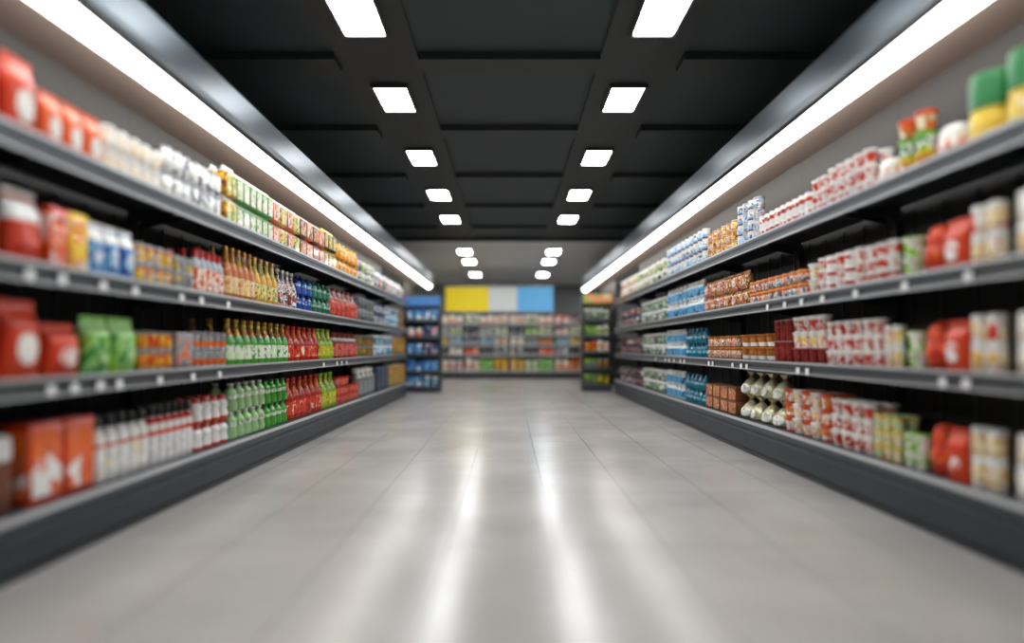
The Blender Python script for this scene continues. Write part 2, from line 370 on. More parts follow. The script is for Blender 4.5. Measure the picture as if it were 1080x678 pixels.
def p_pouch(w, h, body, label, seal, d=None, patch='oval'):
    """filled pillow bag standing up: pinched top seal with notched fin, bulging front"""
    d = d or w * .55; n = 24; rings = []
    def prof(t):      # thickness factor, width factor by height 0..1
        th = (1 - (2 * max(t, .12) - 1.0) ** 4 * .85) * (1.0 if t > .1 else .8 + 2 * t)
        if t > .75: th *= max(.06, 1 - ((t - .75) / .2) ** 1.5)
        return max(.06, th), 1 - .07 * sin(pi * t)
    for k in range(13):
        t = k / 12; th, wd = prof(t); ring = []
        for j in range(n):
            a = 2 * pi * j / n; cx, sy = cos(a), sin(a)
            ex = math.copysign(abs(cx) ** .7, cx); ey = math.copysign(abs(sy) ** .6, sy)
            wob = 1 + .04 * sin(5 * a + 9 * t)
            ring.append((ex * d / 2 * th * wob, ey * w / 2 * .97 * wd, t * h * .93))
        rings.append(ring)
    a = MB(); a.loft(rings, body)
    e = MB(); m = 12; pts = []
    for k in range(m + 1):
        pts.append((-w / 2 * .94 + k * w * .94 / m, h if k % 2 else h * .985))
    for k in range(m):
        (ya, za), (yb, zb) = pts[k], pts[k + 1]; q = .0025 if k % 2 else .004
        e.loft([[(q, ya, h * .915), (q, yb, h * .915), (-q, yb, h * .915), (-q, ya, h * .915)], [(q, ya, za), (q, yb, zb), (-q, yb, zb), (-q, ya, za)]], seal)
    # printed patch laid on the bulge
    c = MB(); rows = []
    for i in range(9):
        t = .20 + .42 * i / 8; th, wd = prof(t); span = .62 * (math.sqrt(max(.02, 1 - ((i - 4) / 4.2) ** 2)) if patch == 'oval' else 1)
        row = []
        for j in range(9):
            u = (j / 8 - .5) * 2 * span           # -1..1 across the width
            sy = min(.98, abs(u)) ** (1 / .6); cx = math.sqrt(max(0, 1 - sy * sy)); a_ = math.atan2(math.copysign(sy, u), cx)
            wob = 1 + .04 * sin(5 * a_ + 9 * t)
            row.append((cx ** .7 * d / 2 * th * wob + .003, u * w / 2 * .97 * wd, t * h * .93))
        rows.append(row)
    vs = [p for r_ in rows for p in r_]; fs = [(i * 9 + j, i * 9 + j + 1, i * 9 + j + 10, i * 9 + j + 9) for i in range(8) for j in range(8)]
    c.add(vs, fs, label)
    return [('bag', a), ('printed_patch', c), ('top_seal', e)]

def p_tied(w, h, body, label, tie):
    """round mesh or film bag gathered and tied at the neck"""
    r = w / 2
    a = MB(); a.lathe([(r * .55, 0), (r * .86, h * .05), (r * .97, h * .20), (r * .92, h * .38), (r * .66, h * .56), (r * .34, h * .70), (r * .17, h * .77)], body, 22, lobes=5, amp=.05)
    c = MB(); c.lathe([(r * .18, h * .765), (r * .22, h * .775), (r * .22, h * .81), (r * .18, h * .82)], tie, 12)
    e = MB(); e.lathe([(r * .15, h * .815), (r * .30, h * .90), (r * .46, h * .98), (r * .40, h), (r * .1, h * .88)], body, 20, lobes=5, amp=.22)
    g = MB(); rows = []
    for i in range(7):
        t = .10 + .36 * i / 6
        rr = r * (.97 if t < .3 else .97 - (t - .3) * 1.0) * 1.05
        sp_ = .75 * math.sqrt(max(.05, 1 - ((i - 3) / 3.3) ** 2))
        rows.append([(rr * cos(u) , rr * sin(u), h * t) for u in [(-sp_ + 2 * sp_ * j / 8) for j in range(9)]])
    vs = [p for r_ in rows for p in r_]; g.add(vs, [(i * 9 + j, i * 9 + j + 1, i * 9 + j + 10, i * 9 + j + 9) for i in range(6) for j in range(8)], label)
    return [('bag', a), ('paper_label', g), ('tie', c), ('gathered_top', e)]

def p_ball(w, h, body, label, lidm):
    """squat round pack with a ribbed waist"""
    r = w / 2
    a = MB(); a.lathe([(r * .6, 0), (r * .88, h * .08), (r * .98, h * .30), (r * .98, h * .48), (r * .86, h * .62)], body, 22)
    c = MB(); c.lathe([(r * .97, h * .27), (r * .995, h * .28), (r * .995, h * .50), (r * .97, h * .51)], label, 22, cap0=False, cap1=False)
    d = MB(); d.lathe([(r * .86, h * .62), (r * .90, h * .64), (r * .84, h * .80), (r * .62, h * .94), (r * .3, h)], lidm, 22, lobes=11, amp=.02)
    return [('body', a), ('label_wrap', c), ('lid', d)]

MAKERS = dict(can=p_can, canister=p_canister, bottle=p_bottle, cup=p_cup, carton=p_carton, pouch=p_pouch, tied=p_tied, ball=p_ball)
PROTO = {}
def proto(kind, w, h, mats, kw, parts):
    key = (kind, round(w, 3), round(h, 3), tuple(m.name for m in mats), tuple(sorted(kw.items())) if not any(hasattr(v, 'name') for v in kw.values()) else str([(k_, getattr(v, 'name', v)) for k_, v in sorted(kw.items())]), parts)
    if key in PROTO: return PROTO[key]
    ps = MAKERS[kind](w, h, *mats, **kw); sm = 50
    if parts: out = [(n, p.mesh(n, sm)) for n, p in ps]
    else:
        a = MB()
        for _, p in ps:
            for f, k_ in zip(p.f, p.fm): pass
            base = len(a.v); a.v += p.v
            for f, k_ in zip(p.f, p.fm): a.f.append(tuple(base + i for i in f)); a.fm.append(a.mi(p.m[k_]))
        out = a.mesh(kind, sm)
    PROTO[key] = out
    return out

GOODS = []       # everything placed on the aisle shelves, labelled afterwards
NTH_KEY = {}
def place(name, cat, desc, kind, w, h, mats, kw, x, y, z, rz, where, tier, group, parts=True, jit=.06):
    ps = proto(kind, w, h, mats, kw, parts)
    if parts:
        o = bpy.data.objects.new(name, None); C.objects.link(o); o.empty_display_size = .05
        for n, me in ps:
            c = bpy.data.objects.new(n, me); C.objects.link(c); c.parent = o
    else:
        o = bpy.data.objects.new(name, ps); C.objects.link(o)
    o.location = (x, y, z); o.rotation_euler = (0, 0, rz + rnd.uniform(-jit, jit))
    o['category'] = cat; o['group'] = group
    GOODS.append((o, desc, where, tier, y if 'aisle' not in where else y))
    return o

# ---- kinds of goods: name -> (object name, category, description, maker, materials, options)
def Mt(n, c, **k): return mat(n, c, **k)
m_wh = Mt('white_plastic', (236, 234, 228), rough=.35); m_wh2 = Mt('white_paper', (235, 230, 220), rough=.6)
m_red = Mt('red_plastic', (190, 30, 22), rough=.35); m_dred = Mt('dark_red_plastic', (120, 24, 20), rough=.4)
m_org = Mt('orange_film', (226, 84, 26), rough=.35); m_rorg = Mt('red_orange_film', (216, 64, 22), rough=.35, coat=.2)
m_gr = Mt('green_plastic', (36, 128, 66), rough=.4); m_lime = Mt('lime_plastic', (140, 200, 60), rough=.4); m_yel = Mt('yellow_plastic', (240, 200, 50), rough=.4)
m_blk = Mt('black_plastic', (20, 20, 22), rough=.35); m_alu = Mt('tinplate', (190, 192, 195), rough=.28, metal=.8); m_gold = Mt('gold_foil', (200, 140, 50), rough=.3, metal=.5)
m_brn = Mt('brown_card', (110, 62, 34), rough=.7, var=.1); m_kraft = Mt('kraft_card', (150, 100, 55), rough=.75, var=.1)
m_gglass = Mt('green_glass', (72, 160, 52), rough=.12, coat=.6, trans=.1); m_cglass = Mt('pale_green_glass', (168, 208, 148), rough=.12, coat=.4, trans=.15)
m_aglass = Mt('amber_glass', (190, 100, 22), rough=.12, coat=.6, trans=.1); m_rglass = Mt('red_glass', (190, 46, 20), rough=.14, coat=.4, trans=.2)
m_bglass = Mt('blue_glass', (24, 80, 175), rough=.12, coat=.4, trans=.2); m_tglass = Mt('teal_glass', (20, 120, 150), rough=.12, coat=.4, trans=.2)
m_silver = Mt('silver_film', (205, 203, 190), rough=.28, metal=.4); m_grey = Mt('grey_plastic', (135, 137, 140), rough=.4); m_navy = Mt('navy_plastic', (24, 44, 90), rough=.4)
m_lgr = Mt('light_green_film', (130, 190, 90), rough=.35, coat=.2); m_yglass = Mt('yellow_green_glass', (150, 185, 50), rough=.14, coat=.4, trans=.2)
m_sky = Mt('sky_blue_plastic', (120, 180, 215), rough=.35); m_org2 = Mt('deep_orange_plastic', (220, 70, 20), rough=.4)

K = {
 # large near packs
 'redbag': ('snack_bag', 'bag', 'large red-orange bag with white oval', 'pouch', (m_rorg, m_wh2, m_rorg), {}),
 'redbag2': ('snack_bag', 'bag', 'small red bag with white oval', 'pouch', (m_rorg, pmat('p_redpatch', [WHITE, WHITE, PINK]), m_rorg), {}),
 'orgbag': ('snack_bag', 'bag', 'orange bag with white patch', 'pouch', (Mt('orange_bag_film', (236, 100, 34), rough=.35, coat=.2), m_wh2, m_org), {}),
 'whitecan': ('canister', 'canister', 'white canister with pale print', 'canister', (m_wh, pmat('p_white', [WHITE, WHITE, CREAM, (232, 205, 170)]), m_wh), {}),
 'silvercan': ('can', 'can', 'silver can with white label', 'can', (m_alu, pmat('p_silver', [(200, 202, 206), WHITE, WHITE, (150, 152, 158)], 12, metal=.75, rough=.3), m_alu), {}),
 'greencarton': ('drink_carton', 'carton', 'green and white patterned carton', 'carton', (Mt('green_card', (52, 140, 40), rough=.45), pmat('p_gcl', [LIME, WHITE, CREAM, WHITE, DGREEN], 26), m_wh), {}),
 'yellowcarton': ('drink_carton', 'carton', 'yellow and green patterned carton', 'carton', (pmat('p_ycb', [BROWN, AMBER, YEL, BROWN], 22), pmat('p_ycl', [BROWN, YEL, CREAM, LIME, GREEN], 26), m_wh), {}),
 'orangecarton': ('drink_carton', 'carton', 'orange and cream patterned carton', 'carton', (Mt('orange_card', (205, 84, 24), rough=.45), pmat('p_ocl', [RED, CREAM, WHITE, ORANGE, BROWN], 24), m_wh), {}),
 'browncarton': ('drink_carton', 'carton', 'cream and brown patterned carton', 'carton', (Mt('dark_brown_card', (80, 40, 26), rough=.45), pmat('p_bcl', [(50, 35, 45), CREAM, ORANGE, TAN, BROWN], 24), m_gold), {}),
 'blackyellow': ('drink_carton', 'carton', 'black and yellow patterned carton', 'carton', (Mt('black_card', (30, 28, 24), rough=.45), pmat('p_byl', [BLACK, YEL, YEL, CREAM, GREEN], 38), m_yel), {}),
 'amberyel': ('sauce_bottle', 'bottle', 'orange and yellow squat bottle', 'bottle', (Mt('orange_yellow_glass', (225, 145, 30), rough=.15, coat=.4), pmat('p_ay', [ORANGE, YEL, CREAM, YEL, RED], 45), m_yel), dict(style='wide')),
 'greyjar': ('jar', 'jar', 'dark grey jar with white print', 'canister', (m_grey, pmat('p_gj', [BLACK, GREY, WHITE, BLACK], 14), m_wh), {}),
 'tealbag': ('snack_bag', 'bag', 'teal and white bag', 'pouch', (pmat('p_tb', [NAVY, TEAL, WHITE, (40, 60, 66)], 12), pmat('p_tb2', [WHITE, TEAL, CREAM]), m_sky), {}),
 'pinkbag': ('snack_bag', 'bag', 'pink and white bag', 'pouch', (pmat('p_pb', [DRED, PINK, WHITE, GREY], 12), pmat('p_pb2', [WHITE, PINK]), m_wh), {}),
 # second shelf
 'greenpack': ('snack_bag', 'bag', 'green and yellow pack', 'pouch', (pmat('p_gp', [GREEN, DGREEN, YEL], 14), m_yel, m_gr), {}),
 'redwhitepack': ('snack_bag', 'bag', 'red pack with white top', 'pouch', (pmat('p_rwp', [RED, RED, (214, 60, 40)], 14, (.62, .93, WHITE)), pmat('p_rwp2', [RED, (220, 80, 60)]), m_wh), {}),
 'redbox': ('food_box', 'box', 'red box with white patch', 'carton', (m_rorg, pmat('p_rb', [RED, ORANGE, WHITE], 14), m_dred), dict(gable=False)),
 'yellowbox': ('food_box', 'box', 'yellow box with orange print', 'carton', (m_yel, pmat('p_yb', [YEL, YEL, ORANGE, WHITE], 16), m_yel), dict(gable=False)),
 'bluebag': ('snack_bag', 'bag', 'blue bag with white top', 'pouch', (pmat('p_bb', [BLUE, SKY, BLUE], 16, (.70, .95, WHITE)), pmat('p_bb2', [SKY, WHITE, BLUE]), m_wh), {}),
 'yellowcan': ('can', 'can', 'yellow and orange can', 'can', (m_alu, pmat('p_yc', [YEL, AMBER, (200, 200, 200), YEL], 22, (.75, 1, AMBER)), m_alu), {}),
 'greycan': ('can', 'can', 'grey can with pale print', 'can', (m_alu, pmat('p_gc', [GREY, (170, 172, 170), (90, 92, 94), YEL], 22), m_alu), {}),
 'redcapbottle': ('sauce_bottle', 'bottle', 'pale grey bottle with red cap', 'bottle', (Mt('pale_grey_plastic', (175, 178, 184), rough=.3), pmat('p_rcb', [RED, ORANGE, WHITE, CREAM], 30), m_red), dict(style='slim')),
 'amberbottle': ('glass_bottle', 'bottle', 'amber bottle with cream label', 'bottle', (m_aglass, pmat('p_ab', [CREAM, AMBER, CREAM, YEL], 40), m_gold), dict(style='long', neck=pmat('p_abn', [CREAM, AMBER, YEL], 40))),
 'ambergreen': ('glass_bottle', 'bottle', 'amber bottle with green label', 'bottle', (Mt('yellow_amber_glass', (205, 150, 40), rough=.12, coat=.4), pmat('p_ag', [GREEN, CREAM, YEL, DGREEN], 34), m_gold), dict(style='long', neck=pmat('p_agn', [CREAM, YEL, GREEN], 36))),
 'cowbottle': ('glass_bottle', 'bottle', 'brown and white spotted bottle', 'bottle', (pmat('p_cow', [BLACK, WHITE, DRED, WHITE, BROWN], 40), pmat('p_cow2', [WHITE, BLACK, RED]), m_wh), dict(style='long')),
 'bluebottle': ('glass_bottle', 'bottle', 'deep blue bottle', 'bottle', (m_bglass, pmat('p_blb', [BLUE, SKY, WHITE, BLUE]), m_navy), dict(style='waist')),
 'tealbottle': ('glass_bottle', 'bottle', 'green and teal bottle', 'bottle', (Mt('dark_teal_glass', (20, 105, 80), rough=.12, coat=.4), pmat('p_tlb', [LIME, TEAL, WHITE, GREEN]), m_gr), dict(style='waist')),
 'pinkbottle': ('glass_bottle', 'bottle', 'red bottle with pale pink neck', 'bottle', (Mt('brick_red_glass', (180, 60, 40), rough=.15, coat=.4), pmat('p_pkb', [DRED, (190, 60, 45), RED, PINK], 24), m_dred), dict(style='long', neck=pmat('p_pkn', [PINK, WHITE, RED], 40))),
 'darkcan': ('can', 'can', 'dark grey tall can', 'can', (m_grey, pmat('p_dc', [BLACK, GREY, (60, 64, 70)], 22), m_alu), {}),
 'navyjar': ('jar', 'jar', 'navy jar with white print', 'canister', (m_navy, pmat('p_nj', [NAVY, WHITE, NAVY, GREY]), m_navy), {}),
 'skyjar': ('jar', 'jar', 'light blue jar', 'canister', (m_sky, pmat('p_sj', [TEAL, SKY, WHITE, NAVY, TEAL], 16), m_wh), {}),
 'olivejar': ('jar', 'jar', 'olive and orange jar', 'canister', (Mt('olive_plastic', (90, 92, 44), rough=.4), pmat('p_oj', [(70, 72, 40), AMBER, (110, 120, 60), BROWN], 16), m_grey), {}),
 # third shelf
 'lgreenbag': ('snack_bag', 'bag', 'light green bag with pale swirls', 'pouch', (pmat('p_lg', [GREEN, LIME, (150, 210, 130), GREEN], 12, (.72, .95, (170, 220, 140))), pmat('p_lg2', [(180, 215, 150), GREEN]), m_lgr), {}),
 'redyellowcan': ('can', 'can', 'red and yellow can', 'can', (m_alu, pmat('p_ryc', [RED, YEL, AMBER, RED], 14), m_alu), {}),
 'greybox': ('food_box', 'box', 'grey box with orange spot', 'carton', (m_grey, pmat('p_gb', [GREY, (160, 160, 160), ORANGE], 16), m_wh), dict(gable=False)),
 'greyorangecan': ('can', 'can', 'grey can with orange base', 'can', (m_alu, pmat('p_goc', [GREY, (165, 160, 155), GREY], 22, (.05, .45, ORANGE)), m_alu), {}),
 'greenbottle': ('glass_bottle', 'bottle', 'green glass bottle with amber neck', 'bottle', (m_gglass, pmat('p_gbl', [WHITE, (200, 230, 170), WHITE, GREEN], 26), m_gold), dict(style='long', neck=pmat('p_gbn', [AMBER, BROWN, YEL], 30))),
 'redbottle': ('glass_bottle', 'bottle', 'red glass bottle with cream label', 'bottle', (m_rglass, pmat('p_rbl', [DRED, RED, (215, 70, 30), RED, CREAM], 20), m_red), dict(style='long', neck=pmat('p_rbn', [RED, ORANGE, DRED], 30))),
 'limebottle': ('glass_bottle', 'bottle', 'yellow-green bottle', 'bottle', (m_yglass, pmat('p_lbl', [LIME, YEL, GREEN], 36), m_lime), dict(style='long', neck=pmat('p_lbn', [LIME, GREEN, YEL], 40))),
 'dredbottle': ('glass_bottle', 'bottle', 'dark red bottle with white collar', 'bottle', (Mt('dark_red_glass', (130, 30, 28), rough=.15, coat=.4), pmat('p_drb', [DRED, PINK, RED], 40), m_dred), dict(style='slim', neck=m_wh)),
 # bottom shelf
 'bigredbox': ('food_box', 'box', 'large red-orange box', 'carton', (m_rorg, pmat('p_brb', [ORANGE, (235, 120, 70), (225, 90, 40), WHITE], 9), m_dred), dict(gable=False)),
 'browndrum': ('canister', 'canister', 'brown drum with white round lid', 'canister', (m_brn, m_brn, m_wh), dict(lid=.3)),
 'whitecapbottle': ('sauce_bottle', 'bottle', 'white bottle with black cap', 'bottle', (m_wh, pmat('p_wcb', [WHITE, WHITE, (215, 215, 215), CREAM], 20, [(.9, 1, RED)]), m_blk), dict(style='slim')),
 'redtopbottle': ('sauce_bottle', 'bottle', 'white bottle with red shoulder', 'bottle', (m_wh, pmat('p_rtb', [WHITE, (205, 205, 210), WHITE], 20, [(.84, 1, RED)]), m_blk), dict(style='slim', neck=m_red)),
 'roundwhite': ('sauce_bottle', 'bottle', 'round white bottle', 'bottle', (pmat('p_rw', [(215, 216, 222), WHITE, WHITE], 14, [(0, .14, RED), (.86, 1.0, RED)]), m_wh, m_red), dict(style='waist')),
 'clearbottle': ('glass_bottle', 'bottle', 'pale green clear bottle', 'bottle', (m_cglass, pmat('p_cb', [WHITE, GREEN, WHITE, (200, 230, 180)], 20), m_wh), dict(style='waist')),
 'brightgreen': ('glass_bottle', 'bottle', 'bright green bottle', 'bottle', (m_gglass, pmat('p_bg', [WHITE, LIME, WHITE, GREEN], 34), m_gr), dict(style='waist')),
 'redpot': ('pot', 'pot', 'red pot with pink rim', 'cup', (m_red, pmat('p_rp', [RED, PINK, ORANGE, DRED], 34), m_red), {}),
 'talldred': ('glass_bottle', 'bottle', 'dark red bottle behind the pots', 'bottle', (m_rglass, pmat('p_td', [DRED, RED, PINK], 36), m_red), dict(style='long')),
 'silverbottle': ('sauce_bottle', 'bottle', 'tall silver grey bottle', 'bottle', (Mt('silver_plastic', (150, 150, 142), rough=.25, metal=.5), m_grey, m_wh), dict(style='slim')),
 'darkbluebox': ('food_box', 'box', 'dark blue box', 'carton', (Mt('dark_blue_card', (30, 66, 90), rough=.5), pmat('p_dbb', [(30, 60, 84), (50, 90, 110), DRED], 12), m_navy), dict(gable=False)),
 'greenorange': ('food_box', 'box', 'green and orange box', 'carton', (pmat('p_gob', [DGREEN, ORANGE, AMBER, GREEN], 10), pmat('p_gob2', [ORANGE, GREEN, YEL, DRED], 14), m_yel), dict(gable=False)),
 # blue-sign side
 'greentub': ('tub', 'tub', 'yellow tub with green lid', 'canister', (m_yel, pmat('p_gt', [YEL, (248, 220, 90), YEL, CREAM], 10), m_gr), dict(lid=.5)),
 'peachball': ('round_pack', 'pack', 'round orange and white pack', 'ball', (pmat('p_pbk', [WHITE, (240, 180, 140), ORANGE], 12), pmat('p_pbk2', [WHITE, ORANGE]), m_wh), {}),
 'yellowtub': ('tub', 'tub', 'yellow and orange tub', 'cup', (m_yel, pmat('p_yt', [YEL, AMBER, CREAM], 16), m_yel), {}),
 'greenwhitetub': ('tub', 'tub', 'green and white tub', 'cup', (m_lime, pmat('p_gwt', [GREEN, WHITE, LIME], 12), m_gr), {}),
 'orangetub': ('tub', 'tub', 'orange tub with brown lid', 'cup', (m_org, pmat('p_ot', [ORANGE, TAN, CREAM], 14), m_org2), {}),
 'redcup': ('pot', 'pot', 'red and white pot', 'cup', (m_wh, pmat('p_rc', [RED, (215, 60, 40), WHITE, RED, WHITE], 16), m_wh), {}),
 'redcan': ('can', 'can', 'red can with white rims', 'can', (m_wh, pmat('p_rcn', [RED, DRED, RED, WHITE], 20, [(0, .25, WHITE), (.78, 1, WHITE)]), m_wh), {}),
 'bluecan': ('can', 'can', 'blue and white can', 'can', (m_alu, pmat('p_bc', [BLUE, WHITE, SKY, (230, 170, 90), NAVY], 36), m_alu), {}),
 'lightbluecan': ('can', 'can', 'pale blue can with dark print', 'can', (m_wh, pmat('p_lbc', [WHITE, SKY, WHITE, (60, 60, 70)], 22, [(0, .2, DRED), (.2, .42, SKY)]), m_wh), {}),
 'yellowpack': ('can', 'can', 'yellow and brown can', 'can', (m_gold, pmat('p_yp', [BROWN, AMBER, YEL, WHITE, YEL], 34), m_wh), {}),
 'tanpack': ('can', 'can', 'orange and tan can', 'can', (m_gold, pmat('p_tp', [ORANGE, TAN, WHITE, BROWN], 36), m_gold), {}),
 'limejar': ('jar', 'jar', 'white and lime jar', 'canister', (m_wh, pmat('p_lj', [(60, 64, 46), WHITE, LIME, (60, 64, 46), CREAM], 14), m_wh), {}),
 'peachjar': ('jar', 'jar', 'peach and cream jar', 'canister', (m_wh, pmat('p_pj', [(150, 80, 60), CREAM, (235, 160, 120), WHITE], 14), m_wh), {}),
 'creamcan': ('canister', 'canister', 'white canister with cream label', 'canister', (m_wh, pmat('p_cc', [WHITE, CREAM, WHITE, (225, 185, 120)], 10), m_wh), {}),
 'creamcan2': ('canister', 'canister', 'cream canister with red print', 'canister', (m_wh, pmat('p_cc2', [CREAM, (225, 185, 110), WHITE, RED], 9), m_wh), {}),
 'redpouch': ('snack_bag', 'bag', 'red pouch with white slash', 'pouch', (m_rorg, pmat('p_rpo', [RED, WHITE, (230, 110, 90)], 10), m_rorg), {}),
 'redball': ('round_pack', 'pack', 'round red-orange pack', 'ball', (Mt('red_orange_plastic', (205, 62, 30), rough=.4), pmat('p_rbk', [RED, ORANGE], 9), m_org2), {}),
 'limetub': ('tub', 'tub', 'lime and white tub', 'cup', (m_wh, pmat('p_lt', [LIME, WHITE, LIME], 12), m_lime), {}),
 'jar': ('jar', 'jar', 'amber jar with orange lid', 'canister', (Mt('amber_jar_glass', (190, 110, 40), rough=.15, coat=.4), pmat('p_jar', [ORANGE, TAN, WHITE, TEAL, DRED], 30), Mt('orange_lid', (215, 120, 40), rough=.4)), dict(lid=.22)),
 'honeyjar': ('jar', 'jar', 'honey jar with white base label', 'cup', (m_aglass, pmat('p_hj', [AMBER, (150, 90, 20), AMBER], 22, [(0, .45, WHITE)]), m_gold), {}),
 'printjar': ('jar', 'jar', 'cream and red printed jar', 'canister', (m_aglass, pmat('p_prj', [CREAM, RED, TAN, WHITE, BROWN], 42), m_gold), {}),
 'chipbag': ('snack_bag', 'bag', 'orange and brown crisp bag', 'pouch', (pmat('p_chb', [TAN, AMBER, BROWN, CREAM], 30), pmat('p_chb2', [CREAM, AMBER, DRED], 36), m_gold), {}),
 'pinkchip': ('snack_bag', 'bag', 'pink and tan crisp bag', 'pouch', (pmat('p_pcb', [TAN, PINK, DRED, CREAM], 26), pmat('p_pcb2', [PINK, WHITE, BROWN], 34), m_gold), {}),
 'waterbottle': ('water_bottle', 'bottle', 'white and pale blue bottle', 'bottle', (Mt('pale_blue_plastic', (205, 222, 232), rough=.2, coat=.3), pmat('p_wb', [SKY, (60, 150, 200), SKY, NAVY], 14), m_wh), dict(style='slim', neck=m_wh)),
 'tealwater': ('water_bottle', 'bottle', 'teal bottle with white mark', 'bottle', (m_tglass, pmat('p_tw', [TEAL, (60, 180, 200), WHITE, TEAL], 26), m_tglass), dict(style='wide')),
 'greyjar2': ('jar', 'jar', 'dark grey and pink jar', 'canister', (m_navy, pmat('p_gj2', [BLACK, DRED, (150, 120, 118), BLACK, WHITE], 16), m_blk), {}),
 'greengrey': ('jar', 'jar', 'grey and green jar', 'canister', (m_grey, pmat('p_gg', [(30, 50, 30), WHITE, GREEN, BLACK, GREY], 16), m_wh), {}),
 'dredcup': ('pot', 'pot', 'tall dark red pot', 'cup', (m_dred, pmat('p_drc', [DRED, (165, 50, 40), DRED], 22), Mt('pink_rim', (190, 130, 125), rough=.4)), {}),
 'yellowcup': ('pot', 'pot', 'cream and yellow pot', 'cup', (m_wh, pmat('p_yc2', [YEL, CREAM, WHITE, PINK], 22), m_wh), {}),
 'orangecup': ('pot', 'pot', 'orange and white pot', 'cup', (m_org, pmat('p_oc', [WHITE, WHITE, ORANGE, (215, 140, 50)], 22), Mt('orange_rim', (200, 90, 50), rough=.4)), {}),
 'greentop': ('pot', 'pot', 'pale green and yellow pot', 'cup', (m_yel, pmat('p_gtp', [AMBER, CREAM, (190, 210, 150)], 14), Mt('pale_green_lid', (170, 200, 150), rough=.4)), {}),
 'tiedbag': ('tied_bag', 'bag', 'silver bag with twisted neck', 'tied', (Mt('olive_silver_film', (200, 195, 160), rough=.25, metal=.3), pmat('p_tie', [WHITE, (225, 225, 215), WHITE, (170, 165, 130)], 20), m_gold), {}),
 'brownbox': ('food_box', 'box', 'brown box with orange print', 'carton', (m_brn, pmat('p_bx', [BROWN, TAN, ORANGE, BROWN, CREAM], 34), m_kraft), dict(gable=False)),
}
FL = 2.15; FR = 2.30
def yp(side, px): return 620 * (FL if side == 'L' else FR) / abs(px - 537)
TIER = {1: [''], 2: ['lower tier', 'upper tier'], 3: ['lower tier', 'middle tier', 'top tier'], 4: ['lower tier', 'second tier', 'third tier', 'top tier']}

def run(side, shelf, a, b_, n, kinds, top, tiers=1, rows=1, seq=None, dep=None, first_deep=0, gap=.0):
    """n facings between the two photo columns a (near) and b_ (far); top = height of the whole stack in metres"""
    D = SIDES[side]; s = D['s']; y0, y1 = sorted((yp(side, a) if a is not None else 2.0, yp(side, b_)))
    p = (y1 - y0) / n; w = min(p * {'can': .85, 'cup': .86, 'bottle': .90, 'canister': .88}.get(K[kinds if isinstance(kinds, str) else kinds[0]][3], .93)* 1.0, .34)
    mk0 = K[kinds if isinstance(kinds, str) else kinds[0]][3]
    if mk0 == 'bottle': w = min(w, max(.5 * top / tiers, .115 if tiers == 1 else .10))
    if mk0 in ('can', 'canister') and side == 'R': w = min(w, .95 * top / tiers + .02)
    if kinds in ('waterbottle', 'lightbluecan'): w = min(w, .095)
    if mk0 == 'tied': w = min(w, .20)
    z0 = D['z'][shelf] + (.001)
    h = top / tiers
    ks = kinds if isinstance(kinds, list) else [kinds]
    for i in range(n):
        y = y0 + (i + .5) * p
        far = y > 8.6
        for r_ in range(max(rows, first_deep if i == 0 else 0)):
            for t in range(tiers):
                kk = ks[(i * 7 + t * 3 + i // 2) % len(ks)] if seq is None else (seq[t] if seq == 'tier' else ks[t % len(ks)] if seq == 't' else ks[min(len(ks) - 1, i * len(ks) // n)])
                nm, cat, desc, mk, mats, kw = K[kk]
                W = w
                wmax = {'pouch': .34, 'tied': .26}.get(mk, .2)
                kw2 = dict(kw)
                if mk == 'carton' and w > .13: kw2['d'] = w * .7
                dd = {'pouch': w * .6, 'carton': kw2.get('d', w * .95)}.get(mk, w)
                off = .035 if mk != 'pouch' else .03
                x = s * ((FL if side == 'L' else FR) - .02 + off + dd * .5 + r_ * (dd + .012))
                if abs(x) + dd / 2 > D['W'] + .515: continue
                zz = z0 + t * (h + .0005)
                hh = h * .998
                tier = TIER[tiers][t]
                if r_: tier = (tier + ' ' if tier and False else '') + ('back row' if tiers == 1 else TIER[tiers][t] + ', back row')
                place(nm, cat, desc, mk, W, hh, mats, kw2, x, y + rnd.uniform(-.002, .002), zz, 0 if s < 0 else pi,
                      (side, shelf), tier, '%s goods, %s shelf, %s' % (cat, ORD4[shelf], D['name']), parts=(not far and r_ == 0), jit=.02 if mk in ('carton', 'pouch') else .4)

# yellow-sign side, top shelf
run('L', 0, None, 10, 2, 'redbag', .38)
run('L', 0, 12, 48, 1, 'redbag', .36)
run('L', 0, 50, 114, 3, 'orgbag', .27)
run('L', 0, 116, 176, 5, 'whitecan', .27, 2)
run('L', 0, 178, 238, 7, 'silvercan', .34, 2)
run('L', 0, 241, 252, 2, 'yellowcarton', .46, 2, first_deep=3)
run('L', 0, 252, 290, 6, ['greencarton', 'greencarton', 'yellowcarton'], .45, 2)
run('L', 0, 290, 318, 4, ['orangecarton', 'yellowcarton', 'orangecarton'], .44, 2)
run('L', 0, 318, 344, 4, ['browncarton', 'orangecarton', 'browncarton'], .44, 2)
run('L', 0, 344, 356, 3, 'blackyellow', .46, 2)
run('L', 0, 356, 380, 6, 'amberyel', .40, 2)
run('L', 0, 380, 397, 5, ['greyjar', 'limejar', 'greyjar'], .32, 2)
run('L', 0, 397, 427, 8, ['tealbag', 'pinkbag', 'tealbag'], .33)
